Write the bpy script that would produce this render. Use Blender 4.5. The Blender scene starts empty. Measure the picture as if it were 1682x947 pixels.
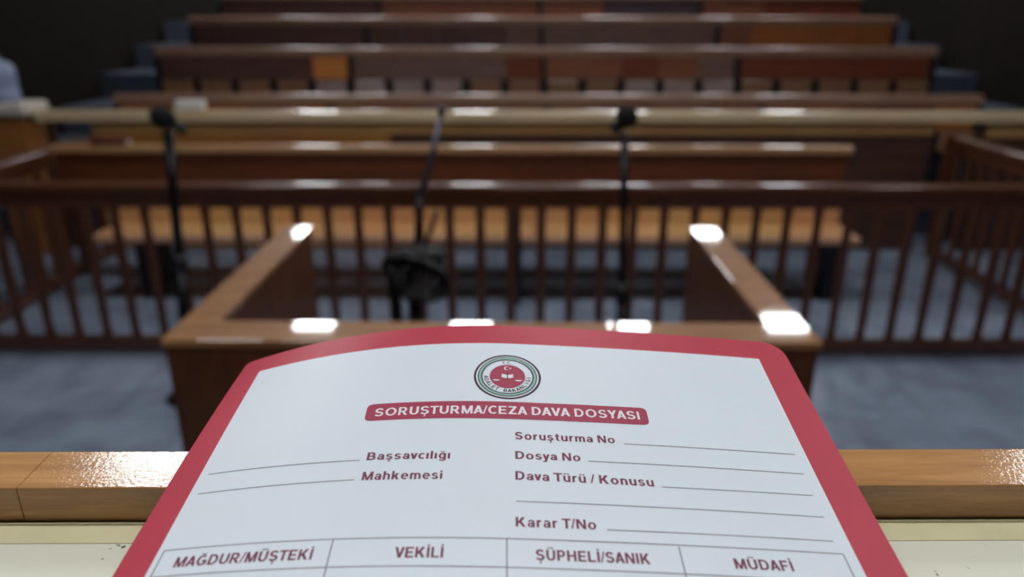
import bpy, bmesh, math, random
from mathutils import Vector, Matrix
import numpy as np

SC = bpy.context.scene
COL = SC.collection
PI = math.pi

# ------------------------------------------------------------------ camera
H = 1.85
cam_data = bpy.data.cameras.new('camera')
cam = bpy.data.objects.new('camera', cam_data)
COL.objects.link(cam)
cam.location = (0, 0, H)
cam.rotation_euler = (math.radians(90 - 20.2), 0, math.radians(0.6))
cam_data.sensor_width = 36.0
cam_data.lens = 1230 / 1682 * 36.0
cam_data.clip_start = 0.01
cam_data.clip_end = 60
cam_data.dof.use_dof = True
cam_data.dof.focus_distance = 0.290
cam_data.dof.aperture_fstop = 6.6
SC.camera = cam

# ------------------------------------------------------------------ world, exposure
world = bpy.data.worlds.new('world')
SC.world = world
world.use_nodes = True
world.node_tree.nodes['Background'].inputs[0].default_value = (0.55, 0.62, 0.75, 1)
world.node_tree.nodes['Background'].inputs[1].default_value = 0.05
SC.view_settings.view_transform = 'Standard'
SC.view_settings.look = 'None'
SC.view_settings.gamma = 1
SC.view_settings.use_curve_mapping = False
SC.view_settings.exposure = 0.0
SC.cycles.use_denoising = True
SC.cycles.max_bounces = 8
SC.cycles.sample_clamp_indirect = 4.0

LAMP_BENCH = 25.0      # radiance of the panels over the judges' bench
LAMP_COURT = 38.0      # over the court floor
LAMP_BACK = 44.0       # over the public seats
LAMP_COLOUR = (0.95, 0.97, 1.0)


# ------------------------------------------------------------------ helpers
def link(name, mesh, parent=None):
    o = bpy.data.objects.new(name, mesh)
    COL.objects.link(o)
    if parent is not None:
        o.parent = parent
    return o


def obj(name, bm, mat, parent=None, bevel=0.0, smooth=False, seg=2):
    bmesh.ops.recalc_face_normals(bm, faces=bm.faces[:])
    me = bpy.data.meshes.new(name)
    bm.to_mesh(me)
    bm.free()
    mats = mat if isinstance(mat, (list, tuple)) else [mat]
    for m in mats:
        me.materials.append(m)
    if smooth:
        for p in me.polygons:
            p.use_smooth = True
    o = link(name, me, parent)
    if bevel > 0:
        b = o.modifiers.new('bevel', 'BEVEL')
        b.width = bevel
        b.segments = seg
        b.limit_method = 'ANGLE'
        b.angle_limit = math.radians(40)
    return o


def thing(name, label, cat, loc=(0, 0, 0), rz=0.0, group=None):
    o = bpy.data.objects.new(name, None)
    COL.objects.link(o)
    o.location = loc
    o.rotation_euler = (0, 0, rz)
    o['label'] = label
    o['category'] = cat
    if group:
        o['group'] = group
    return o


def tag(o, label, cat, group=None):
    o['label'] = label
    o['category'] = cat
    if group:
        o['group'] = group
    return o


def struct(name, bm, mat, **k):
    o = obj(name, bm, mat, **k)
    o['kind'] = 'structure'
    return o


def box(bm, x0, x1, y0, y1, z0, z1):
    v = [bm.verts.new((x, y, z)) for z in (z0, z1) for y in (y0, y1) for x in (x0, x1)]
    for f in ((0, 1, 3, 2), (4, 5, 7, 6), (0, 1, 5, 4), (2, 3, 7, 6), (0, 2, 6, 4), (1, 3, 7, 5)):
        bm.faces.new([v[i] for i in f])
    return bm


def bx(*a):
    return box(bmesh.new(), *a)


def prism(bm, pts, z0, z1):
    """vertical prism over a plan outline"""
    lo = [bm.verts.new((x, y, z0)) for x, y in pts]
    hi = [bm.verts.new((x, y, z1)) for x, y in pts]
    n = len(pts)
    bm.faces.new(lo[::-1])
    bm.faces.new(hi)
    for i in range(n):
        j = (i + 1) % n
        bm.faces.new((lo[i], lo[j], hi[j], hi[i]))
    return bm


def profile_x(bm, pts, x0, x1):
    """a (y, z) profile run along x"""
    a = [bm.verts.new((x0, y, z)) for y, z in pts]
    b = [bm.verts.new((x1, y, z)) for y, z in pts]
    n = len(pts)
    bm.faces.new(a)
    bm.faces.new(b[::-1])
    for i in range(n):
        j = (i + 1) % n
        bm.faces.new((a[i], b[i], b[j], a[j]))
    return bm


def crown(y0, y1, z0, z1, slope=13.0, corner=.007):
    """(y, z) outline of a rail whose top is gently domed"""
    w, a = (y1 - y0) / 2 - corner, math.radians(slope)
    R_ = w / math.sin(a)
    yc, zc = (y0 + y1) / 2, z1 - R_
    pts = [(y1, z0)]
    for k in range(5):
        b = (PI / 2 - a) * k / 5
        pts.append((y1 - corner + corner * math.cos(b), zc + R_ * math.cos(a) - corner * (1 - math.sin(b)) ))
    for k in range(17):
        b = a - 2 * a * k / 16
        pts.append((yc + R_ * math.sin(b), zc + R_ * math.cos(b)))
    for k in range(5, 0, -1):
        b = (PI / 2 - a) * (k - 1) / 5
        pts.append((y0 + corner - corner * math.cos(b), zc + R_ * math.cos(a) - corner * (1 - math.sin(b))))
    pts.append((y0, z0))
    return pts


def smooth_rail(name, y0, y1, z0, z1, x0, x1, mat, parent, slope=13.0, corner=.007):
    o = obj(name, profile_x(bmesh.new(), crown(y0, y1, z0, z1, slope, corner), x0, x1), mat, parent, smooth=True)
    for p in o.data.polygons:
        n = p.normal
        if abs(n.x) > .5 or n.z < -.5:
            p.use_smooth = False
    o.data.set_sharp_from_angle(angle=math.radians(35))
    return o


def tube(bm, pts, r, seg=10, closed=False):
    pts = [Vector(p) for p in pts]
    n = len(pts)
    rs = r if isinstance(r, (list, tuple)) else [r] * n
    rings = []
    up = None
    for i, p in enumerate(pts):
        if closed:
            d = pts[(i + 1) % n] - pts[i - 1]
        else:
            d = pts[min(i + 1, n - 1)] - pts[max(i - 1, 0)]
        d.normalize()
        if up is None:
            up = Vector((0, 0, 1)) if abs(d.z) < 0.9 else Vector((1, 0, 0))
        s = d.cross(up).normalized()
        up = s.cross(d).normalized()
        rings.append([bm.verts.new(p + (s * math.cos(a) + up * math.sin(a)) * rs[i])
                      for a in [2 * PI * k / seg for k in range(seg)]])
    for i in range(n if closed else n - 1):
        a, b = rings[i], rings[(i + 1) % n]
        for k in range(seg):
            bm.faces.new((a[k], a[(k + 1) % seg], b[(k + 1) % seg], b[k]))
    if not closed:
        bm.faces.new(rings[0][::-1])
        bm.faces.new(rings[-1])
    return bm


def lathe(bm, prof, c=(0, 0, 0), seg=24):
    """prof: (radius, z) from bottom to top"""
    rings = []
    for r, z in prof:
        rings.append([bm.verts.new((c[0] + r * math.cos(2 * PI * k / seg), c[1] + r * math.sin(2 * PI * k / seg), c[2] + z))
                      for k in range(seg)])
    for a, b in zip(rings, rings[1:]):
        for k in range(seg):
            bm.faces.new((a[k], a[(k + 1) % seg], b[(k + 1) % seg], b[k]))
    bm.faces.new(rings[0][::-1])
    bm.faces.new(rings[-1])
    return bm


# ------------------------------------------------------------------ materials
def srgb(r, g, b):
    f = lambda c: (c / 255 / 12.92) if c / 255 <= 0.04045 else ((c / 255 + 0.055) / 1.055) ** 2.4
    return (f(r), f(g), f(b), 1)


def new_mat(name):
    m = bpy.data.materials.new(name)
    m.use_nodes = True
    nt = m.node_tree
    return m, nt, nt.nodes['Principled BSDF'], nt.nodes, nt.links


def plain(name, col, rough=0.5, metal=0.0, noise=0.12, scale=30, coat=0.0, bump=0.0):
    m, nt, p, N, L = new_mat(name)
    tc = N.new('ShaderNodeTexCoord')
    no = N.new('ShaderNodeTexNoise')
    no.inputs['Scale'].default_value = scale
    no.inputs['Detail'].default_value = 4
    L.new(tc.outputs['Object'], no.inputs['Vector'])
    cr = N.new('ShaderNodeValToRGB')
    cr.color_ramp.elements[0].position = 0.3
    cr.color_ramp.elements[1].position = 0.7
    cr.color_ramp.elements[0].color = tuple(c * (1 - noise) for c in col[:3]) + (1,)
    cr.color_ramp.elements[1].color = tuple(min(1, c * (1 + noise)) for c in col[:3]) + (1,)
    L.new(no.outputs['Fac'], cr.inputs['Fac'])
    L.new(cr.outputs['Color'], p.inputs['Base Color'])
    p.inputs['Roughness'].default_value = rough
    p.inputs['Metallic'].default_value = metal
    p.inputs['Coat Weight'].default_value = coat
    if bump > 0:
        b = N.new('ShaderNodeBump')
        b.inputs['Strength'].default_value = bump
        b.inputs['Distance'].default_value = 0.002
        L.new(no.outputs['Fac'], b.inputs['Height'])
        L.new(b.outputs['Normal'], p.inputs['Normal'])
    return m


def wood(name, dark, light, stretch=(2.0, 30.0, 30.0), scale=1.0, rough=0.45, coat=0.6, coat_rough=0.12,
         ripple=0.0, ripple_scale=40.0, ripple_dist=0.001, patch=0.25):
    m, nt, p, N, L = new_mat(name)
    tc = N.new('ShaderNodeTexCoord')
    mp = N.new('ShaderNodeMapping')
    mp.inputs['Scale'].default_value = tuple(s * scale for s in stretch)
    L.new(tc.outputs['Object'], mp.inputs['Vector'])
    n1 = N.new('ShaderNodeTexNoise')
    n1.inputs['Scale'].default_value = 1.0
    n1.inputs['Detail'].default_value = 6
    n1.inputs['Roughness'].default_value = 0.65
    n1.inputs['Distortion'].default_value = 0.6
    L.new(mp.outputs['Vector'], n1.inputs['Vector'])
    n2 = N.new('ShaderNodeTexNoise')
    n2.inputs['Scale'].default_value = 2.2
    n2.inputs['Detail'].default_value = 2
    L.new(tc.outputs['Object'], n2.inputs['Vector'])
    cr = N.new('ShaderNodeValToRGB')
    cr.color_ramp.elements[0].position = 0.32
    cr.color_ramp.elements[1].position = 0.68
    cr.color_ramp.elements[0].color = dark
    cr.color_ramp.elements[1].color = light
    L.new(n1.outputs['Fac'], cr.inputs['Fac'])
    mx = N.new('ShaderNodeMix')
    mx.data_type = 'RGBA'
    mx.blend_type = 'MULTIPLY'
    mx.inputs['Factor'].default_value = patch
    L.new(cr.outputs['Color'], mx.inputs[6])
    L.new(n2.outputs['Color'], mx.inputs[7])
    L.new(mx.outputs[2], p.inputs['Base Color'])
    p.inputs['Roughness'].default_value = rough
    p.inputs['Coat Weight'].default_value = coat
    p.inputs['Coat Roughness'].default_value = coat_rough
    if ripple > 0:
        n3 = N.new('ShaderNodeTexNoise')
        n3.inputs['Scale'].default_value = ripple_scale
        n3.inputs['Detail'].default_value = 3
        L.new(tc.outputs['Object'], n3.inputs['Vector'])
        b = N.new('ShaderNodeBump')
        b.inputs['Strength'].default_value = ripple
        b.inputs['Distance'].default_value = ripple_dist
        L.new(n3.outputs['Fac'], b.inputs['Height'])
        L.new(b.outputs['Normal'], p.inputs['Normal'])
        L.new(b.outputs['Normal'], p.inputs['Coat Normal'])
    return m


M = {}
M['ledge'] = wood('ledge_wood', srgb(168, 112, 56), srgb(212, 154, 86), (10, 160, 160), rough=0.45, coat=1.0, coat_rough=0.08,
                  ripple=0.5, ripple_scale=620, ripple_dist=0.00018, patch=0.08)
M['encl'] = wood('enclosure_wood', srgb(78, 38, 8), srgb(114, 62, 18), (14, 14, 3), rough=0.5, coat=0.2, coat_rough=0.2, patch=0.15)
M['encl_cap'] = wood('enclosure_cap_wood', srgb(150, 100, 55), srgb(190, 135, 82), (3, 22, 22), rough=0.45, coat=1.0, coat_rough=0.04, patch=0.12)
M['rail'] = wood('handrail_wood', srgb(80, 42, 22), srgb(116, 64, 36), (3, 40, 40), rough=0.4, coat=1.0, coat_rough=0.09)
M['baluster'] = wood('baluster_wood', srgb(84, 42, 20), srgb(116, 62, 32), (25, 25, 3), rough=0.5, coat=0.3, coat_rough=0.25)
M['pew'] = wood('pew_wood', srgb(82, 40, 14), srgb(124, 64, 26), (2, 24, 24), rough=0.5, coat=0.4, coat_rough=0.2)
M['pew_cap'] = wood('pew_cap_wood', srgb(172, 124, 82), srgb(206, 160, 114), (2, 30, 30), rough=0.4, coat=0.9, coat_rough=0.06)
M['pew_seat'] = wood('pew_seat_wood', srgb(216, 158, 100), srgb(238, 188, 130), (2, 26, 26), rough=0.45, coat=0.5, coat_rough=0.2)
M['pew_lip'] = wood('pew_lip_wood', srgb(206, 152, 122), srgb(232, 182, 150), (2, 26, 26), rough=0.45, coat=0.4)
M['bar_tan'] = wood('partition_tan_wood', srgb(164, 120, 70), srgb(194, 150, 96), (2, 24, 24), rough=0.5, coat=0.3, coat_rough=0.25)
M['bar_cap'] = wood('partition_cap_wood', srgb(212, 184, 144), srgb(236, 212, 174), (2, 24, 24), rough=0.4, coat=0.9, coat_rough=0.06)
M['bar_orange'] = wood('partition_orange_wood', srgb(150, 96, 44), srgb(184, 124, 62), (2, 24, 24), rough=0.5, coat=0.3)
M['bar_dark'] = wood('partition_dark_wood', srgb(62, 38, 28), srgb(88, 56, 42), (2, 24, 24), rough=0.55, coat=0.2)
M['seat_cap'] = wood('bench_cap_wood', srgb(150, 112, 92), srgb(190, 150, 126), (2, 24, 24), rough=0.4, coat=0.8, coat_rough=0.1,
                     ripple=0.2, ripple_scale=6)
M['wall'] = plain('dark_wall_panel', srgb(26, 19, 14), rough=0.8, scale=3)
M['wall'].node_tree.nodes['Principled BSDF'].inputs['Specular IOR Level'].default_value = 0.15
M['tier'] = plain('dimmed_blue_grey_floor', srgb(78, 86, 102), rough=0.9, noise=0.15, scale=8)  # blue-grey floor again, its colour darkened for the weaker light on the tiers
M['ceiling'] = plain('ceiling_paint', srgb(150, 148, 144), rough=0.9, noise=0.04, scale=4)
M['cream'] = None
M['black'] = plain('black_plastic', srgb(22, 22, 24), rough=0.45, noise=0.1)
M['black_metal'] = plain('black_metal', srgb(34, 34, 38), rough=0.35, metal=0.6, noise=0.05)
M['foam'] = plain('black_foam', srgb(16, 16, 18), rough=0.95, noise=0.3, scale=300, bump=0.4)
M['boom'] = plain('grey_metal_tube', srgb(96, 96, 110), rough=0.3, metal=0.7, noise=0.05)
M['dark_leg'] = plain('dark_support', srgb(30, 26, 28), rough=0.5)
M['stone'] = plain('cream_stone', srgb(214, 204, 190), rough=0.5, noise=0.06, scale=12)
M['white'] = plain('white_paper', srgb(232, 228, 222), rough=0.7, noise=0.03)
M['frame'] = plain('lamp_frame_metal', srgb(190, 190, 190), rough=0.4, metal=0.3, noise=0.03)

# cream desk laminate with scattered dark scuffs
m, nt, p, N, L = new_mat('cream_laminate')
tc = N.new('ShaderNodeTexCoord')
n1 = N.new('ShaderNodeTexNoise'); n1.inputs['Scale'].default_value = 45; n1.inputs['Detail'].default_value = 2
n2 = N.new('ShaderNodeTexNoise'); n2.inputs['Scale'].default_value = 320; n2.inputs['Detail'].default_value = 3
L.new(tc.outputs['Object'], n1.inputs['Vector']); L.new(tc.outputs['Object'], n2.inputs['Vector'])
mu = N.new('ShaderNodeMath'); mu.operation = 'MULTIPLY'
L.new(n1.outputs['Fac'], mu.inputs[0]); L.new(n2.outputs['Fac'], mu.inputs[1])
cr = N.new('ShaderNodeValToRGB')
cr.color_ramp.elements[0].position = 0.42; cr.color_ramp.elements[0].color = srgb(228, 226, 206)
cr.color_ramp.elements[1].position = 0.45; cr.color_ramp.elements[1].color = srgb(92, 84, 60)
L.new(mu.outputs[0], cr.inputs['Fac']); L.new(cr.outputs['Color'], p.inputs['Base Color'])
p.inputs['Roughness'].default_value = 0.45
M['cream'] = m
M['moulding'] = plain('cream_moulding', srgb(216, 208, 166), rough=0.5, noise=0.05, scale=60)

# blue-grey polished stone floor laid in slabs
m, nt, p, N, L = new_mat('blue_grey_stone_floor')
tc = N.new('ShaderNodeTexCoord')
n1 = N.new('ShaderNodeTexNoise'); n1.inputs['Scale'].default_value = 3.0; n1.inputs['Detail'].default_value = 6
n1.inputs['Distortion'].default_value = 0.8
L.new(tc.outputs['Object'], n1.inputs['Vector'])
br = N.new('ShaderNodeTexBrick')
br.offset = 0.5
br.inputs['Scale'].default_value = 1.0
br.inputs['Brick Width'].default_value = 0.8; br.inputs['Row Height'].default_value = 0.8
br.inputs['Mortar Size'].default_value = 0.004
br.inputs['Color1'].default_value = (1, 1, 1, 1); br.inputs['Color2'].default_value = (0.82, 0.84, 0.86, 1)
br.inputs['Mortar'].default_value = (0.5, 0.5, 0.5, 1)
L.new(tc.outputs['Object'], br.inputs['Vector'])
cr = N.new('ShaderNodeValToRGB')
cr.color_ramp.elements[0].position = 0.3; cr.color_ramp.elements[0].color = srgb(116, 126, 144)
cr.color_ramp.elements[1].position = 0.72; cr.color_ramp.elements[1].color = srgb(158, 170, 188)
L.new(n1.outputs['Fac'], cr.inputs['Fac'])
mx = N.new('ShaderNodeMix'); mx.data_type = 'RGBA'; mx.blend_type = 'MULTIPLY'; mx.inputs['Factor'].default_value = 1
L.new(cr.outputs['Color'], mx.inputs[6]); L.new(br.outputs['Color'], mx.inputs[7])
L.new(mx.outputs[2], p.inputs['Base Color'])
p.inputs['Roughness'].default_value = 0.32
M['floor'] = m

# folder card and inks
M['red_card'] = plain('red_card', srgb(196, 62, 80), rough=0.42, noise=0.03, scale=60)
M['red_card'].node_tree.nodes['Principled BSDF'].inputs['Specular IOR Level'].default_value = 0.5
M['paper'] = plain('white_card', srgb(232, 240, 246), rough=0.42, noise=0.012, scale=25)
M['ink_red'] = plain('crimson_ink', srgb(172, 58, 84), rough=0.45, noise=0.03)
M['ink_text'] = plain('maroon_ink', srgb(124, 52, 78), rough=0.5, noise=0.03)
M['ink_line'] = plain('grey_ink', srgb(104, 84, 100), rough=0.5, noise=0.03)
M['ink_dark'] = plain('dark_ink', srgb(58, 34, 48), rough=0.5, noise=0.03)
M['ink_green'] = plain('green_ink', srgb(150, 200, 182), rough=0.5, noise=0.03)
M['ink_white'] = plain('white_ink', srgb(244, 236, 240), rough=0.45, noise=0.01)


def glow(name, strength):
    m, nt, p, N, L = new_mat(name)
    p.inputs['Base Color'].default_value = (0.8, 0.8, 0.8, 1)
    p.inputs['Emission Color'].default_value = LAMP_COLOUR + (1,)
    p.inputs['Emission Strength'].default_value = strength
    return m


# ------------------------------------------------------------------ room shell
XL, XR, YB, YF, ZC = -5.05, 5.45, -2.6, 16.0, 4.2
struct('floor', bx(XL, XR, YB, YF, -0.1, 0.0), M['floor'])
struct('ceiling', bx(XL, XR, YB, YF, ZC, ZC + 0.1), M['ceiling'])
struct('wall_left', bx(XL - 0.1, XL, YB, YF, 0, ZC), M['wall'])
struct('wall_right', bx(XR, XR + 0.1, YB, YF, 0, ZC), M['wall'])
struct('wall_far', bx(XL, XR, YF, YF + 0.1, 0, ZC), M['wall'])
struct('wall_near', bx(XL, XR, YB - 0.1, YB, 0, ZC), M['wall'])

ROWY = [7.05 + 0.95 * k for k in range(6)]
ROWF = [0.218] + [0.303 + 0.287 * k for k in range(1, 6)]
for k in range(6):
    y1 = ROWY[k] + 0.33 if k < 5 else YF
    struct('floor_tier', bx(XL, XR, ROWY[k] - 0.62, y1, 0, ROWF[k]), M['tier'])

# ------------------------------------------------------------------ ceiling lamps
lamp_mats = {'bench': glow('lamp_panel_bench', LAMP_BENCH), 'court': glow('lamp_panel_court', LAMP_COURT),
             'back': glow('lamp_panel_back', LAMP_BACK)}


def ceiling_light(x, y, kind, label, s=0.26):
    t = thing('ceiling_light', label, 'light', (x, y, ZC), 0, 'square ceiling lights')
    bm = bmesh.new()
    for a in ((-s - .03, s + .03, -s - .03, -s), (-s - .03, s + .03, s, s + .03), (-s - .03, -s, -s, s), (s, s + .03, -s, s)):
        box(bm, *a, -0.03, 0.0)
    obj('frame', bm, M['frame'], t)
    obj('diffuser', bx(-s, s, -s, s, -0.022, -0.012), lamp_mats[kind], t)
    return t


ORD = ['first', 'second', 'third', 'fourth', 'fifth', 'sixth', 'seventh', 'eighth']
for i, x in enumerate((-1.5, 0.0, 1.5)):
    ceiling_light(x, 0.55, 'bench', 'square ceiling light above the judges bench, %s from the left wall' % ORD[i])
for i, x in enumerate((-2.32, 0.6, 3.58)):
    ceiling_light(x, 4.12, 'court', 'square ceiling light above the balustrade, %s from the left wall' % ORD[i])
for i, x in enumerate((-2.82, -0.66, 1.5, 3.66)):
    ceiling_light(x, 9.6, 'back', 'square ceiling light above the public benches, %s from the left wall' % ORD[i])
for i, x in enumerate((-4.12, -2.82, -0.68, 1.46, 3.6)):
    ceiling_light(x, 14.1, 'back', 'square ceiling light near the far wall, %s from the left wall' % ORD[i])

# ------------------------------------------------------------------ judges' bench (edge rail and cream top)
LT, LB, DK = 1.684, 1.6690, 1.6682      # rail top, rail bottom, desk top
YFr, YBk = 0.2370, 0.2620               # rail front and back
bench = thing('judge_bench', 'cream topped judges bench edged with a varnished tan wood rail', 'desk', (0, 0, 0), math.radians(0.9))
obj('desktop', bx(-2.2, 2.2, -0.55, YFr + 0.004, DK - 0.03, DK), M['cream'], bench, 0.001)
bm = bmesh.new()
profile_x(bm, [(0.2252, DK - .002), (0.2252, DK + .0003), (YFr - .0022, LB - .0002), (YFr - .0020, LB + .0005), (YFr - .0012, LB + .0005), (YFr - .0010, LB - .0001),
               (YFr + .0006, LB - .0001), (YBk, LB - .0001), (YBk, DK - .002)], -2.2, 2.2)
obj('rail_moulding', bm, M['moulding'], bench)
sa, sb = (-0.1842, YBk), (-0.1836, YFr)                      # the joint in the rail
g = 0.00005
for pts in ([(-2.2, YFr), (sb[0] - g, YFr), (sa[0] - g, YBk), (-2.2, YBk)],
            [(sb[0] + g, YFr), (2.2, YFr), (2.2, YBk), (sa[0] + g, YBk)]):
    obj('edge_rail', prism(bmesh.new(), pts, LB, LT), M['ledge'], bench, 0.0006, seg=3)
obj('front_panel', bx(-2.2, 2.2, YFr + 0.005, YBk - 0.003, 0.0, DK), M['encl'], bench)
for sx in (-1, 1):
    obj('end_panel', bx(sx * 2.17 - 0.02, sx * 2.17 + 0.02, -0.53, YFr + 0.004, 0.0, DK - 0.03), M['encl'], bench)

# ------------------------------------------------------------------ witness enclosure
en = thing('witness_stand', 'three sided tan wood enclosure with wide flat cap rails before the bench', 'enclosure', (0, 0, 0))
EX0, EX1, EY0, EY1, ET = -0.995, 0.835, 1.888, 3.08, 1.0
W_ = 0.115
obj('front_panel', bx(EX0 + .006, EX1 - .006, EY0 + .006, EY0 + .10, 0, ET - .022), M['encl'], en, .003)
obj('side_panel', bx(EX0 + .006, EX0 + W_ - .008, EY0 + .10, EY1 - .01, 0, ET - .022), M['encl'], en, .003)
obj('side_panel', bx(EX1 - W_ + .008, EX1 - .006, EY0 + .10, EY1 - .01, 0, ET - .022), M['encl'], en, .003)
obj('cap_rail', bx(EX0, EX1, EY0, EY0 + .138, ET - .022, ET), M['encl_cap'], en, .002, seg=3)
obj('cap_rail', bx(EX0, EX0 + W_, EY0 + .139, EY1, ET - .022, ET), M['encl_cap'], en, .002, seg=3)
obj('cap_rail', bx(EX1 - W_, EX1, EY0 + .139, EY1, ET - .022, ET), M['encl_cap'], en, .002, seg=3)


# ------------------------------------------------------------------ balustrades
def balustrade(name, label, length, top, first, pitch, loc, rz, group=None):
    """runs along local +x from 0 to length"""
    t = thing(name, label, 'railing', loc, rz, group)
    smooth_rail('handrail', -.052, .052, top - .062, top, 0, length, M['rail'], t, 14, .012)
    obj('upper_rail', bx(0, length, -.024, .024, top - .135, top - .062), M['baluster'], t, .003)
    obj('lower_rail', bx(0, length, -.032, .032, 0.012, .082), M['rail'], t, .006)
    x = first
    me = None
    while x < length - 0.05:
        if me is None:
            bm = bmesh.new()
            h0, h1 = .082, top - .135
            r = .026
            lathe(bm, [(r * 1.1, 0), (r * 1.1, .04), (r * .9, .055), (r * .95, .12), (r * 1.12, (h1 - h0) * .5), (r * .95, h1 - h0 - .12),
                       (r * .9, h1 - h0 - .055), (r * 1.1, h1 - h0 - .04), (r * 1.1, h1 - h0)], (0, 0, 0), 8)
            o = obj('baluster', bm, M['baluster'], t)
            me = o.data
        else:
            o = link('baluster', me, t)
        o.location = (x, 0, .082)
        x += pitch
    for px in (0.0, length):
        obj('post', bx(px - .04, px + .04, -.04, .04, 0, top - .05), M['baluster'], t, .004)
    return t


BX0, BX1, BYc = -3.30, 3.32, 3.97
pitch = 0.1672
first = (-0.048 - BX0) % pitch
balustrade('balustrade', 'long dark brown wooden balustrade running across behind the enclosure', BX1 - BX0, 0.992, first, pitch, (BX0, BYc, 0), 0)
balustrade('balustrade', 'side balustrade running back to the tan partition on the left of the pew', 1.72, 0.965, .12, pitch,
           (BX0, BYc + .112, 0), PI / 2)
balustrade('balustrade', 'side balustrade running back to the tan partition on the right of the pew', 1.72, 0.985, .12, pitch,
           (BX1, BYc + .112, 0), PI / 2)

# ------------------------------------------------------------------ pew facing the bench
pw = thing('pew', 'long brown wooden pew with pale top edge and bright tan seat behind the balustrade', 'bench', (0, 0, 0))
PX0, PX1, PY = -3.205, 2.25, 5.10
obj('backrest', bx(PX0 + .02, PX1 - .02, PY + .01, PY + .045, .575, .955), M['pew'], pw, .004)
smooth_rail('cap_rail', PY - .014, PY + .08, .955, 1.005, PX0, PX1, M['pew_cap'], pw, 15, .012)
obj('lower_slat', bx(PX0 + .3, PX1 - .02, PY - .005, PY + .028, .462, .575), M['pew_seat'], pw, .004)
obj('seat', bx(PX0 + .36, PX1 - .01, 4.772, PY - .005, .428, .462), M['pew_seat'], pw, .004)
obj('seat_edge', bx(PX0 + .36, PX1 - .01, 4.745, 4.772, .416, .464), M['pew_lip'], pw, .007, seg=3)
for x, arm in ((-2.56, False), (-0.02, True), (2.10, False)):
    s = obj('support', bx(x - .035, x + .035, 4.80, PY + .03, 0, .428), M['dark_leg'], pw, .004)
    obj('back_post', bx(x - .03, x + .03, PY + .045, PY + .085, 0, .94), M['dark_leg'], pw, .004)
    if arm:
        bm = bmesh.new()
        box(bm, x - .03, x + .03, 4.70, 4.742, 0.0, .66)
        box(bm, x - .03, x + .03, 4.70, PY - .006, .66, .70)
        obj('armrest', bm, M['dark_leg'], pw)

# ------------------------------------------------------------------ tan partition between court and public
pt = thing('partition', 'long low partition with thick pale tan cap rail behind the pew', 'partition', (0, 0, 0))
QY = 5.92
smooth_rail('cap_rail', QY - .03, QY + .11, 1.056, 1.138, -3.78, XR - .01, M['bar_cap'], pt, 18, .020)
obj('upper_panel', bx(-3.37, 3.22, QY, QY + .05, .955, 1.056), M['bar_tan'], pt, .003)
obj('upper_panel', bx(3.64, XR - .02, QY, QY + .05, .935, 1.056), M['bar_tan'], pt, .003)
obj('lower_panel', bx(-3.37, -1.02, QY + .004, QY + .05, .02, .955), M['bar_orange'], pt, .003)
obj('lower_panel', bx(-1.02, 3.22, QY + .012, QY + .05, .02, .955), M['bar_dark'], pt, .003)
obj('lower_panel', bx(3.64, XR - .02, QY + .012, QY + .05, .02, .935), M['bar_dark'], pt, .003)
for x in (-3.73, -3.37, -1.02, 3.22, 3.64):
    obj('post', bx(x - .03, x + .03, QY + .05, QY + .10, 0, 1.056), M['bar_dark'], pt, .003)

# end pillar with a cream slab, water bottle on it
pl = thing('pillar', 'square tan wooden pillar with cream slab top at left end of partition', 'pillar', (-3.965, 5.93, 0))
obj('shaft', bx(-.145, .145, -.12, .15, 0, 1.098), M['bar_orange'], pl, .006)
obj('capital', bx(-.24, .19, -.16, .19, 1.098, 1.20), M['stone'], pl, .035, seg=4)
m, nt, p, N, L = new_mat('pale_blue_plastic')
p.inputs['Base Color'].default_value = srgb(176, 190, 224)
p.inputs['Roughness'].default_value = 0.25
p.inputs['Transmission Weight'].default_value = 0.25
bt = thing('water_bottle', 'large pale blue water bottle standing on the cream slabbed pillar', 'bottle', (-4.02, 5.945, 1.20))
bm = bmesh.new()
lathe(bm, [(.105, 0), (.118, .012), (.118, .09), (.111, .10), (.111, .11), (.118, .12), (.118, .22), (.110, .26), (.085, .29), (.045, .31), (.026, .318), (.026, .345)])
obj('body', bm, m, bt, smooth=True)
bm = bmesh.new()
lathe(bm, [(.030, .345), (.032, .35), (.032, .375), (.028, .38)])
obj('cap', bm, M['dark_leg'], bt)

# white packet on the partition cap
bm = bmesh.new()
box(bm, -.115, .115, -.04, .04, 0, .075)
pk = obj('tissue_packet', bm, M['white'], None, .02, seg=3)
pk.location = (-2.575, QY + .04, 1.137)
tag(pk, 'small white packet lying on the tan partition rail', 'packet')

# dark red book lying on the pew's cap
bk = thing('book', 'small dark red book lying on the pew top at its left end', 'book', (-2.80, PY + .033, 1.004), math.radians(4))
mbook = plain('dark_red_cover', srgb(96, 34, 34), rough=0.5)
bm = bmesh.new()
box(bm, -.12, .12, -.038, .038, 0, .004)
box(bm, -.12, .12, -.038, .038, .030, .034)
box(bm, -.12, .12, -.038, -.034, .004, .030)
obj('cover', bm, mbook, bk)
obj('pages', bx(-.117, .117, -.034, .035, .004, .030), M['white'], bk)

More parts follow.
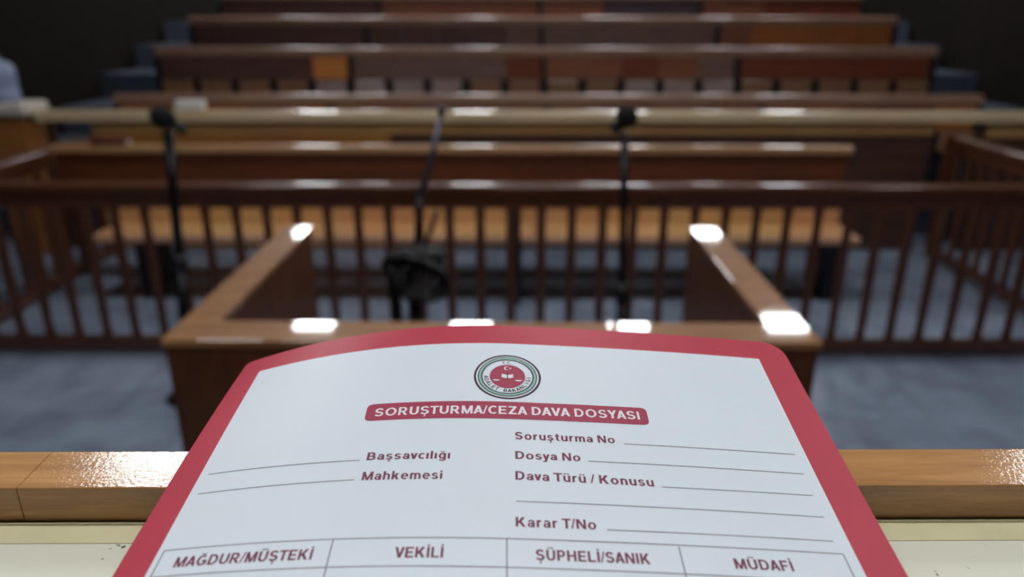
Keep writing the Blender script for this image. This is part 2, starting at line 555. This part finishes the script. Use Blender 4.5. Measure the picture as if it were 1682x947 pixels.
# ------------------------------------------------------------------ public benches on tiers
TONES = {
    'grey': wood('bench_grey_brown', srgb(120, 91, 81), srgb(151, 117, 104), (2, 24, 24), rough=.5, coat=.3),
    'dark': wood('bench_falloff_brown', srgb(91, 60, 55), srgb(120, 81, 73), (2, 24, 24), rough=.5, coat=.3),  # used at the left ends, where light falloff is painted as darker wood
    'red': wood('bench_red_brown', srgb(138, 81, 57), srgb(174, 107, 75), (2, 24, 24), rough=.5, coat=.3),
    'orange': wood('bench_orange', srgb(231, 135, 62), srgb(250, 164, 83), (2, 24, 24), rough=.5, coat=.3),
    'amber': wood('bench_amber', srgb(172, 101, 44), srgb(208, 127, 60), (2, 24, 24), rough=.5, coat=.3),
    'purple': wood('bench_purple_brown', srgb(80, 60, 66), srgb(100, 76, 82), (2, 24, 24), rough=.5, coat=.3),
    'maroon': wood('bench_maroon', srgb(120, 57, 34), srgb(151, 78, 49), (2, 24, 24), rough=.5, coat=.3),
}
PAD = [wood('seat_pad_grey', srgb(166, 143, 135), srgb(203, 179, 169), (2, 24, 24), rough=.5, coat=.3),
       wood('seat_pad_brown', srgb(140, 101, 73), srgb(174, 127, 94), (2, 24, 24), rough=.5, coat=.3)]
ROWTONE = [
    'amber amber amber red amber red red grey red red red red red red red amber amber maroon maroon amber',
    'dark dark dark dark orange grey grey grey grey maroon red red maroon red grey maroon maroon maroon maroon maroon',
    'dark dark dark dark dark dark dark dark dark grey grey grey grey grey grey red amber amber amber amber',
    'dark dark dark dark dark red red red red red red red purple purple purple red red maroon maroon maroon',
    'dark dark dark dark dark red red red red red red red red red red red red maroon maroon maroon',
    'dark dark dark dark dark red red red red red red red red red red red red maroon maroon maroon',
]
RX0, NS, SW = -3.72, 20, 0.396
rnd = random.Random(4)
ROWNAME = ['lowest wooden public bench row just behind the tan partition', 'second wooden public bench row from the bottom, with one orange back panel',
           'third wooden public bench row from the bottom, amber at its right end', 'fourth wooden public bench row, cut by the top of the picture']
for k in range(4):
    yb, fl = ROWY[k], ROWF[k]
    t = thing('public_bench', ROWNAME[k], 'bench', (RX0, yb, fl), 0, 'wooden public benches on the tiers')
    w = NS * SW
    smooth_rail('top_rail', -.02, .09, .845, .932, -.02, w + .02, M['seat_cap'], t, 16, .022)
    tones = ROWTONE[k].split()
    shared = {}
    for i in range(NS):
        o = obj('back_panel', bx(i * SW + .004, (i + 1) * SW - .004, 0, .028, .615, .845), TONES[tones[i]], t)
        pm = PAD[0 if 4 <= i <= 14 and rnd.random() < .75 else 1]
        s = obj('seat', bx(i * SW + .045, (i + 1) * SW - .045, -.10, -.050, .43, .61), pm, t, .012)
        if k == 1 and i == 4:
            o['label'] = 'orange back panel'
    obj('seat_gap_backing', bx(0, w, -.045, -.002, .40, .612), M['dark_leg'], t)  # dark sheet added behind the seats to paint the gaps as shade
    for x in (.0, w * .25, w * .5, w * .75, w):
        obj('support', bx(x - .025, x + .025, -.05, .05, 0, .845 if 0 < x < w else .845), M['dark_leg'], t)

# ------------------------------------------------------------------ microphones on stands
def mic_stand(base, top, label, r0=.022, r1=.016, base_r=.12):
    t = thing('microphone_stand', label, 'stand', base)
    d = Vector(top) - Vector(base)
    bm = bmesh.new()
    lathe(bm, [(base_r, 0), (base_r, .012), (base_r * .9, .02), (.025, .03), (.02, .06)])
    obj('base', bm, M['black_metal'], t, smooth=False)
    obj('pole', tube(bmesh.new(), [(0, 0, .03), d * .55], r0), M['black_metal'], t, smooth=True)
    obj('upper_pole', tube(bmesh.new(), [d * .53, d], r1), M['black_metal'], t, smooth=True)
    obj('clutch', tube(bmesh.new(), [d * .51, d * .57], r0 + .007), M['black'], t, smooth=True)
    return t


def microphone(tip, tail, label, r=.038, holder=None):
    tip, tail = Vector(tip), Vector(tail)
    t = thing('microphone', label, 'microphone', tail)
    d = tip - tail
    n = 9
    pts, rs = [], []
    for i in range(n):
        a = i / (n - 1)
        pts.append(d * (.38 + .62 * a))
        rs.append(r * max(.12, math.sin(PI * (.14 + .84 * a)) ** .5))
    obj('windscreen', tube(bmesh.new(), pts, rs, 16), M['foam'], t, smooth=True)
    obj('body', tube(bmesh.new(), [d * 0, d * .06, d * .45], [.018, .022, .026], 14), M['black'], t, smooth=True)
    return t


mic_stand((.447, 2.9, 0), (.402, 2.9, 1.418), 'black microphone stand inside the enclosure nearer its right arm')
microphone((.428, 2.87, 1.51), (.362, 2.92, 1.425), 'black foam topped microphone on the right hand stand', .044)
mic_stand((-1.68, 3.4, 0), (-1.588, 3.4, 1.348), 'black microphone stand outside the left arm of the enclosure', .028, .023)
microphone((-1.635, 3.36, 1.445), (-1.515, 3.42, 1.345), 'black foam topped microphone on the stand left of the enclosure', .050)

# middle stand: pole, clamp with coiled cable, thin leaning boom
t = thing('microphone_stand', 'black boom stand with coiled cable in the middle of the enclosure', 'stand', (-.395, 2.6, 0))
bm = bmesh.new()
lathe(bm, [(.12, 0), (.12, .012), (.105, .02), (.025, .03), (.02, .06)])
obj('base', bm, M['black_metal'], t)
obj('pole', tube(bmesh.new(), [(0, 0, .03), (.008, 0, .98)], .027), M['black_metal'], t, smooth=True)
bm = bmesh.new()
tube(bm, [(-.02, -.01, .95), (.05, 0, 1.02), (.12, .0, 1.0)], [.03, .055, .03], 12)
obj('clamp', bm, M['black'], t, smooth=True)
cable = bmesh.new()
for q in range(5):
    c = Vector((-.035 + .022 * q, -.03 - .008 * q, .985 - .012 * q))
    ring = []
    for i in range(20):
        a = 2 * PI * i / 20
        ring.append(c + Vector(((.062 + .006 * q) * math.cos(a), .02 * math.sin(a * 2 + q), (.058 + .005 * q) * math.sin(a))))
    tube(cable, ring, .010, 8, True)
tube(cable, [(.05, -.02, 1.03), (.10, -.02, 1.0), (.125, -.02, .95), (.13, -.02, .90), (.125, -.02, .87)], .016, 8)
tube(cable, [(-.075, -.02, 1.0), (-.068, -.02, .94), (-.062, -.01, .75), (-.055, 0, .4), (-.06, 0, .1), (-.07, 0, .03), (-.03, .02, .028)], .023, 8)
obj('cable', cable, M['black'], t, smooth=True)
obj('lower_boom', tube(bmesh.new(), [(.02, 0, 1.0), (.04, 0, 1.25)], .013), M['black_metal'], t, smooth=True)
obj('brace', tube(bmesh.new(), [(.045, 0, 1.03), (.10, 0, 1.19)], .009), M['black_metal'], t, smooth=True)
obj('boom', tube(bmesh.new(), [(.04, 0, 1.24), (.068, 0, 1.31), (.128, 0, 1.53)], [.013, .012, .009]), M['boom'], t, smooth=True)
obj('tip', tube(bmesh.new(), [(.127, 0, 1.525), (.131, -.004, 1.55)], .014), M['black'], t, smooth=True)

# ------------------------------------------------------------------ the case folder
FP = (-0.003275, 0.315576, -0.13436, 0.191967, 0.027659, -0.051528, 0.027093, 0.003741, 0.582632, 0.099829, -0.057681)
FW = 0.125
FLEN = 0.305


def fsurf(u, v, off=0.0):
    """point of the bent cover: u across (m), v down from the top edge (m)"""
    def S(u, v):
        ox, oy, oz, pit, yaw, rol, aL, aR, kL, kR, gq = FP
        s = aL * math.exp(-kL * v * 10) if u < 0 else aR * math.exp(-kR * v * 10)
        tt = abs(u) / FW
        h = -s * tt ** 2 - gq * v * v
        x = u * (1 - .3 * (s / FW * tt) ** 2)
        c, sn = math.cos(pit), math.sin(pit)
        X, Y, Z = x, -v * c - h * sn, -v * sn + h * c
        cr_, sr = math.cos(rol), math.sin(rol)
        X, Z = X * cr_ - Z * sr, X * sr + Z * cr_
        cy_, sy = math.cos(yaw), math.sin(yaw)
        X, Y = X * cy_ - Y * sy, X * sy + Y * cy_
        P = Vector((ox + X, oy + Y, H + oz + Z))
        lo = DK + 0.0040                            # the card eases onto the desk at its foot
        if v > .15:
            k = min(1, (v - .15) / .14)
            k = k * k * (3 - 2 * k)
            d_ = P.z - lo
            d_ = .5 * (d_ + math.sqrt(d_ * d_ + .003 ** 2))
            P.z = P.z * (1 - min(1, 3 * k)) + (lo + d_ * (1 - k)) * min(1, 3 * k)
            P.z = max(P.z, DK + .0032)
        return P
    p = S(u, v)
    if off == 0.0:
        return p
    e = 1e-4
    n = (S(u + e, v) - p).cross(p - S(u, v + e)).normalized()
    if n.z < 0:
        n = -n
    return p + n * off


def card(u_of_v, vs, nu, off0, off1):
    """solid sheet between two offsets of the surface"""
    bm = bmesh.new()
    top, bot = [], []
    for v in vs:
        a, b = u_of_v(v)
        us = [a + (b - a) * i / nu for i in range(nu + 1)]
        top.append([bm.verts.new(fsurf(u, v, off1)) for u in us])
        bot.append([bm.verts.new(fsurf(u, v, off0)) for u in us])
    cp = lambda q: bm.verts.new(q.co)
    for i in range(len(vs) - 1):
        for j in range(nu):
            bm.faces.new((top[i][j], top[i][j + 1], top[i + 1][j + 1], top[i + 1][j]))
            bm.faces.new((bot[i][j], bot[i + 1][j], bot[i + 1][j + 1], bot[i][j + 1]))
    edge = [[(top[i][0], bot[i][0]) for i in range(len(vs))], [(top[i][nu], bot[i][nu]) for i in range(len(vs))],
            [(top[0][j], bot[0][j]) for j in range(nu + 1)], [(top[-1][j], bot[-1][j]) for j in range(nu + 1)]]
    for e in edge:
        e = [(cp(a), cp(b)) for a, b in e]
        for (a, b), (c, d) in zip(e, e[1:]):
            bm.faces.new((a, c, d, b))
    return bm


def outline(rl, rr):
    def f(v):
        def cut(r):
            return r - math.sqrt(max(0, r * r - (r - v) ** 2)) if v < r else 0.0
        return (-FW + cut(rl), FW - cut(rr))
    return f


vs_top = [0, .0003, .0008, .0015, .0025, .004, .006, .008, .011, .015, .02] + [.02 + (FLEN - .02) * i / 72 for i in range(1, 73)]
folder = thing('case_folder', 'red bordered white court case folder lying against the bench rail', 'folder', (0, 0, 0))
obj('front_cover', card(outline(.003, .010), vs_top, 80, -.0007, 0), M['red_card'], folder, smooth=True)
obj('back_cover', card(lambda v: (outline(.003, .010)(v)[0] + .0004, outline(.003, .010)(v)[1] - .0004),
                       [max(v, .0006) if i == 0 else v for i, v in enumerate(vs_top)], 40, -.0026, -.0020), M['red_card'], folder)
obj('inner_papers', card(lambda v: (-FW + .006, FW - .010), [.014 + (FLEN - .02) * i / 24 for i in range(25)], 24, -.0018, -.0009), M['white'], folder)
bm = bmesh.new()
sp = []
for v in vs_top[4:]:
    sp.append([bm.verts.new(fsurf(-FW - .0001 - .0007 * math.sin(PI * q / 4), v, -.0026 * q / 4)) for q in range(5)])
for a, b in zip(sp, sp[1:]):
    for q in range(4):
        bm.faces.new((a[q], a[q + 1], b[q + 1], b[q]))
obj('spine', bm, M['red_card'], folder, smooth=True)
WL, WR, WT = -0.1140, 0.1108, 0.0142
panel = obj('white_panel', card(lambda v: (WL, WR), [WT + (FLEN - .012 - WT) * i / 80 for i in range(81)], 80, .00004, .00014), M['paper'], folder, smooth=True)

INK = .00021


def ink(name, polys, mat, parent, off=INK, label=None):
    """polys: lists of (u, v) outlines of simple convex shapes laid on the sheet"""
    bm = bmesh.new()
    for kk, pg in enumerate(polys):
        vsx = [bm.verts.new(fsurf(u, v, off + (kk % 9) * 2e-6)) for u, v in pg]
        try:
            bm.faces.new(vsx)
        except ValueError:
            pass
    bm.normal_update()
    for f in bm.faces:
        if f.normal.z < 0:
            f.normal_flip()
    me = bpy.data.meshes.new(name)
    bm.to_mesh(me)
    bm.free()
    me.materials.append(mat)
    o = link(name, me, parent)
    if label:
        o['label'] = label
    return o


def strip(u0, v0, u1, v1, w, n=24):
    """a printed line as quads"""
    out = []
    L_ = math.hypot(u1 - u0, v1 - v0)
    nx, ny = -(v1 - v0) / L_ * w / 2, (u1 - u0) / L_ * w / 2
    for i in range(n):
        a, b = i / n, (i + 1) / n
        ua, va, ub, vb = u0 + (u1 - u0) * a, v0 + (v1 - v0) * a, u0 + (u1 - u0) * b, v0 + (v1 - v0) * b
        out.append([(ua + nx, va + ny), (ub + nx, vb + ny), (ub - nx, vb - ny), (ua - nx, va - ny)])
    return out


# ---- bold sans lettering built from stems, slanted strokes and bowls (cap height = 1)
def g_rect(x0, y0, x1, y1):
    return [[(x0, y0), (x1, y0), (x1, y1), (x0, y1)]]


def g_para(x0, y0, x1, y1, w=.21):
    return [[(x0 - w / 2, y0), (x0 + w / 2, y0), (x1 + w / 2, y1), (x1 - w / 2, y1)]]


def g_arc(cx_, cy_, rx, ry, a0=0, a1=360, tx=.2, ty=.165):
    n = max(4, int(abs(a1 - a0) / 15))
    out = []
    for i in range(n):
        a, b = math.radians(a0 + (a1 - a0) * i / n), math.radians(a0 + (a1 - a0) * (i + 1) / n)
        P = lambda t, k: (cx_ + (rx - k * tx) * math.cos(t), cy_ + (ry - k * ty) * math.sin(t))
        out.append([P(a, 0), P(b, 0), P(b, 1), P(a, 1)])
    return out


_R, _P, _A = g_rect, g_para, g_arc
_stem = _R(0, 0, .2, 1)
_ess = _A(.36, .714, .34, .296, 18, 270) + _A(.36, .286, .36, .296, -162, 90)
_esss = _A(.29, .525, .26, .22, 18, 270, .18, .14) + _A(.29, .215, .28, .22, -162, 90, .18, .14)
_cup = _R(0, .36, .2, 1) + _R(.54, .36, .74, 1) + _A(.37, .36, .37, .37, 180, 360)
_cups = _R(0, .28, .19, .73) + _R(.39, 0, .58, .73) + _A(.29, .28, .29, .29, 180, 360, .19, .15)
_ced = lambda x: _R(x - .045, -.07, x + .045, .03) + _A(x - .01, -.16, .13, .12, -130, 90, .09, .08)
_dots = lambda x, y: _R(x - .21, y, x - .05, y + .15) + _R(x + .05, y, x + .21, y + .15)
_breve = lambda x, y: _A(x, y + .16, .19, .17, 185, 355, .09, .09)
_gee = _A(.42, .5, .42, .51, 50, 345) + _R(.44, .36, .82, .52) + _R(.64, .10, .82, .45)
_geel = _A(.29, .365, .29, .375, 0, 360, .18, .14) + _R(.41, -.1, .6, .73) + _A(.3, -.07, .3, .21, 195, 360, .19, .14)
_arch = lambda x, r: _A(x, .45, r, .29, 0, 180, .19, .15)
GLYPHS = {
    'A': _P(.1, 0, .385, 1, .215) + _P(.67, 0, .385, 1, .215) + _R(.18, .21, .59, .36),
    'B': _stem + _R(.1, 0, .42, .165) + _R(.1, .43, .42, .58) + _R(.1, .835, .4, 1) + _A(.39, .715, .28, .285, -90, 90) + _A(.41, .29, .31, .29, -90, 90),
    'C': _A(.42, .5, .42, .51, 48, 312),
    'D': _stem + _R(.1, 0, .35, .165) + _R(.1, .835, .35, 1) + _A(.34, .5, .42, .5, -90, 90),
    'E': _stem + _R(.1, 0, .66, .165) + _R(.1, .42, .61, .58) + _R(.1, .835, .65, 1),
    'F': _stem + _R(.1, .41, .56, .57) + _R(.1, .835, .62, 1),
    'Ğ': _gee + _breve(.42, 1.06), 'H': _stem + _R(.56, 0, .76, 1) + _R(.1, .42, .66, .59),
    'I': _stem, 'İ': _stem + _R(.01, 1.08, .19, 1.24),
    'K': _stem + _P(.22, .36, .62, 1, .26) + _P(.34, .56, .66, 0, .25),
    'L': _stem + _R(.1, 0, .62, .165),
    'M': _R(0, 0, .19, 1) + _R(.71, 0, .9, 1) + _P(.12, 1, .45, 0, .2) + _P(.78, 1, .45, 0, .2),
    'N': _R(0, 0, .19, 1) + _R(.57, 0, .76, 1) + _P(.11, 1, .65, 0, .22),
    'O': _A(.46, .5, .46, .51), 'P': _stem + _R(.1, .36, .38, .52) + _R(.1, .835, .38, 1) + _A(.37, .68, .3, .32, -90, 90),
    'R': _stem + _R(.1, .38, .40, .54) + _R(.1, .835, .4, 1) + _A(.39, .69, .3, .31, -90, 90) + _P(.37, .46, .64, 0, .24),
    'S': _ess, 'Ş': _ess + _ced(.36), 'T': _R(0, .835, .72, 1) + _R(.26, 0, .46, .9),
    'U': _cup, 'Ü': _cup + _dots(.37, 1.08),
    'V': _P(.1, 1, .385, 0, .215) + _P(.67, 1, .385, 0, .215),
    'Y': _P(.11, 1, .37, .42, .23) + _P(.63, 1, .37, .42, .23) + _R(.27, 0, .47, .46),
    'Z': _R(0, .835, .66, 1) + _R(0, 0, .68, .165) + _P(.54, .87, .13, .13, .25),
    'a': _A(.25, .215, .25, .225, 0, 360, .17, .13) + _R(.37, 0, .56, .48) + _A(.285, .47, .275, .27, 0, 165, .19, .14) + _R(.3, .3, .45, .42),
    'c': _A(.3, .365, .3, .375, 45, 315, .19, .14), 'e': _A(.31, .365, .31, .375, 0, 318, .18, .14) + _R(.12, .305, .61, .425),
    'ğ': _geel + _breve(.3, .82), 'h': _R(0, 0, .19, 1) + _arch(.29, .29) + _R(.39, 0, .58, .46),
    'i': _R(0, 0, .19, .73) + _R(0, .84, .19, 1), 'ı': _R(0, 0, .19, .73),
    'k': _R(0, 0, .19, 1) + _P(.2, .26, .46, .73, .24) + _P(.28, .45, .5, 0, .23), 'l': _R(0, 0, .19, 1),
    'm': _R(0, 0, .18, .73) + _arch(.265, .265) + _R(.35, 0, .53, .46) + _arch(.62, .27) + _R(.71, 0, .89, .46),
    'n': _R(0, 0, .19, .73) + _arch(.29, .29) + _R(.39, 0, .58, .46), 'o': _A(.325, .365, .325, .375, 0, 360, .19, .14),
    'r': _R(0, 0, .19, .73) + _A(.33, .42, .32, .32, 80, 175, .19, .16), 's': _esss, 'ş': _esss + _ced(.29),
    't': _R(.1, .2, .29, .93) + _R(0, .58, .4, .72) + _A(.35, .21, .25, .22, 180, 285, .19, .14),
    'u': _cups, 'ü': _cups + _dots(.29, .84), 'v': _P(.1, .73, .29, 0, .205) + _P(.48, .73, .29, 0, .205),
    'y': _P(.1, .73, .30, .02, .205) + _P(.5, .73, .215, -.27, .205) + _R(.02, -.27, .21, -.13),
    '/': _P(.06, 0, .3, 1.02, .12), '.': _R(0, 0, .18, .18),
}


def text_shapes(body, gap=.15):
    x, out = 0.0, []
    for ch in body:
        if ch == ' ':
            x += .30
            continue
        g_ = GLYPHS[ch]
        xs = [p[0] for q in g_ for p in q]
        gp = gap * (.45 if ch in 'AVYT/vy' else 1)
        x -= gap - gp
        out += [[(x + px - min(xs), py) for px, py in q] for q in g_]
        x += max(xs) - min(xs) + gp
    return out


def text_polys(body, u0, v0, u1, v1, cap):
    tr = text_shapes(body)
    xs = [x for q in tr for x, y in q]
    x0, x1 = min(xs), max(xs)
    out = []
    for q in tr:
        o_ = []
        for x, y in q:
            a = (x - x0) / (x1 - x0)
            o_.append((u0 + (u1 - u0) * a, v0 + (v1 - v0) * a - y * cap))
        out.append(o_)
    return out


# heading banner with rounded ends
bu0, bu1, bv0, bv1, br_ = -.0573, .0529, .0541, .0643, .0022
polys = []
nb = 40
for i in range(nb):
    def edge(u):
        d = min(u - bu0, bu1 - u)
        k = br_ - math.sqrt(max(0, br_ ** 2 - (br_ - d) ** 2)) if d < br_ else 0
        return bv0 + k, bv1 - k
    def bump(i):
        a = i / nb
        return bu0 + (bu1 - bu0) * (a + 0.018 * -math.sin(2 * PI * a) * 0)
    us = sorted(set([bu0, bu0 + .0003, bu0 + .0009, bu0 + .0022, bu1 - .0022, bu1 - .0009, bu1 - .0003, bu1] + [bu0 + .0022 + (bu1 - bu0 - .0044) * j / nb for j in range(nb + 1)]))
polys = [[(a, edge(a)[0]), (b, edge(b)[0]), (b, edge(b)[1]), (a, edge(a)[1])] for a, b in zip(us, us[1:])]
banner = ink('heading_banner', polys, M['ink_red'], folder, label='crimson heading strip with white capital letters')
ink('heading_text', text_polys('SORUŞTURMA/CEZA DAVA DOSYASI', -.0537, .0619, .0496, .0614, .0048), M['ink_white'], banner, INK + .00009)

TEXTS = [
    ('Soruşturma No', .00055, .0756, .03796, .0756, .0040),
    ('Dosya No', .00055, .0859, .02416, .0859, .0040),
    ('Dava Türü / Konusu', .00045, .0961, .04908, .0967, .0041),
    ('Karar T/No', .0003, .1170, .0266, .1171, .0041),
    ('Başsavcılığı', -.0528, .0862, -.0229, .0864, .0040),
    ('Mahkemesi', -.0529, .0962, -.0250, .0964, .0041),
    ('MAĞDUR/MÜŞTEKİ', -.1062, .1295, -.0628, .1297, .0041),
    ('VEKİLİ', -.0373, .1298, -.0223, .1298, .0041),
    ('ŞÜPHELİ/SANIK', .00645, .1300, .0422, .1300, .0041),
    ('MÜDAFİ', .0690, .1302, .0878, .1300, .0040),
]
for a in TEXTS:
    ink('field_text', text_polys(*a), M['ink_text'], folder)
LW = .00030
for a in ((-.1107, .0859, -.0552, .0860), (-.1107, .0962, -.0555, .0958), (.0413, .0756, .1063, .0758), (.0269, .0856, .1062, .0860),
          (.0519, .0967, .1058, .0966), (.0006, .1061, .1060, .1065), (.0300, .1170, .1053, .1169)):
    ink('fill_in_line', strip(*a, LW), M['ink_line'], folder)
polys = []
for a in ((-.1119, .1220, .1065, .1220), (-.1119, .1328, .1064, .1332), (-.1119, .1220, -.1117, .285), (.1066, .1220, .1062, .285),
          (-.0575, .1221, -.0573, .285), (-.0026, .1219, -.0024, .285), (.0524, .1226, .0527, .285)):
    polys += strip(*a, LW * 1.1)
for j in range(1, 12):
    polys += strip(-.1119, .1328 + .0127 * j, .1064, .1330 + .0127 * j, LW)
ink('party_table', polys, M['ink_line'], folder)

# round emblem
EU, EV, ERX, ERY = -.0022, .0377, .0139, .0148


def ep(r, a):                       # r in emblem radii, a from the top clockwise
    return (EU + ERX * r * math.sin(a), EV - ERY * r * math.cos(a))


def ring(r0, r1, n=64):
    return [[ep(r0, 2 * PI * i / n), ep(r1, 2 * PI * i / n), ep(r1, 2 * PI * (i + 1) / n), ep(r0, 2 * PI * (i + 1) / n)] for i in range(n)]


def epoly(pts):
    return [(EU + ERX * x, EV - ERY * y) for x, y in pts]


emblem = ink('emblem', ring(.935, 1.0), M['ink_dark'], folder, label='round ministry emblem with a red disc and green ring')
ink('green_ring', ring(.775, .865), M['ink_green'], emblem)
ink('inner_ring', ring(.745, .785) + ring(.855, .885), M['ink_dark'], emblem, INK + .00003)
ink('red_disc', ring(0.0001, .53), M['ink_red'], emblem)
wh = []
wh.append(epoly([(-.17, .10), (-.015, .06), (-.015, -.10), (-.17, -.06)]))
wh.append(epoly([(.17, .10), (.015, .06), (.015, -.10), (.17, -.06)]))
for s in (-1, 1):                    # scale pans
    pan = [(s * .44, -.16), (s * .22, -.16)]
    wh.append(epoly(pan + [(s * (.22 + .03), -.20), (s * .33, -.225), (s * (.44 - .03), -.20)]))
n = 14                               # crescent
for i in range(n):
    a0, a1 = math.radians(40 + 280 * i / n), math.radians(40 + 280 * (i + 1) / n)
    def cres(a):
        o_ = (-.02 + .085 * math.cos(a), .36 + .085 * math.sin(a))
        i_ = (.004 + .066 * math.cos(a), .36 + .066 * math.sin(a))
        return o_, i_
    o0, i0 = cres(a0)
    o1, i1 = cres(a1)
    wh.append(epoly([o0, o1, i1, i0]))
star = []
for i in range(10):
    r = .045 if i % 2 == 0 else .018
    a = PI / 2 + PI * i / 5
    star.append((.088 + r * math.cos(a), .36 + r * math.sin(a)))
for i in range(10):
    wh.append(epoly([(.088, .36), star[i], star[(i + 1) % 10]]))
ink('white_symbols', wh, M['ink_white'], emblem, INK + .00008)
ink('scale_beam', [epoly([(-.012, .22), (.012, .22), (.012, -.20), (-.012, -.20)])], M['ink_dark'], emblem, INK + .00012)


def arc_text(body, r, size, a_mid, step, bottom):
    out = []
    for i, ch in enumerate(body):
        if ch == ' ':
            continue
        tr = text_shapes(ch)
        xs = [x for t3 in tr for x, y in t3]
        xm = (min(xs) + max(xs)) / 2
        a = a_mid + (i - (len(body) - 1) / 2) * step * (-1 if bottom else 1)
        for t3 in tr:
            q = []
            for x, y in t3:
                lx, ly = (x - xm) * size, (y - .5) * size
                if bottom:
                    rr = r - ly
                    ang = a - lx / r
                else:
                    rr = r + ly
                    ang = a + lx / r
                q.append(ep(rr, ang))
            out.append(q)
    return out


ink('ring_lettering', arc_text('T.C.', .64, .12, 0, .12, False) + arc_text('ADALET BAKANLIĞI', .635, .135, PI, .20, True), M['ink_dark'], emblem)
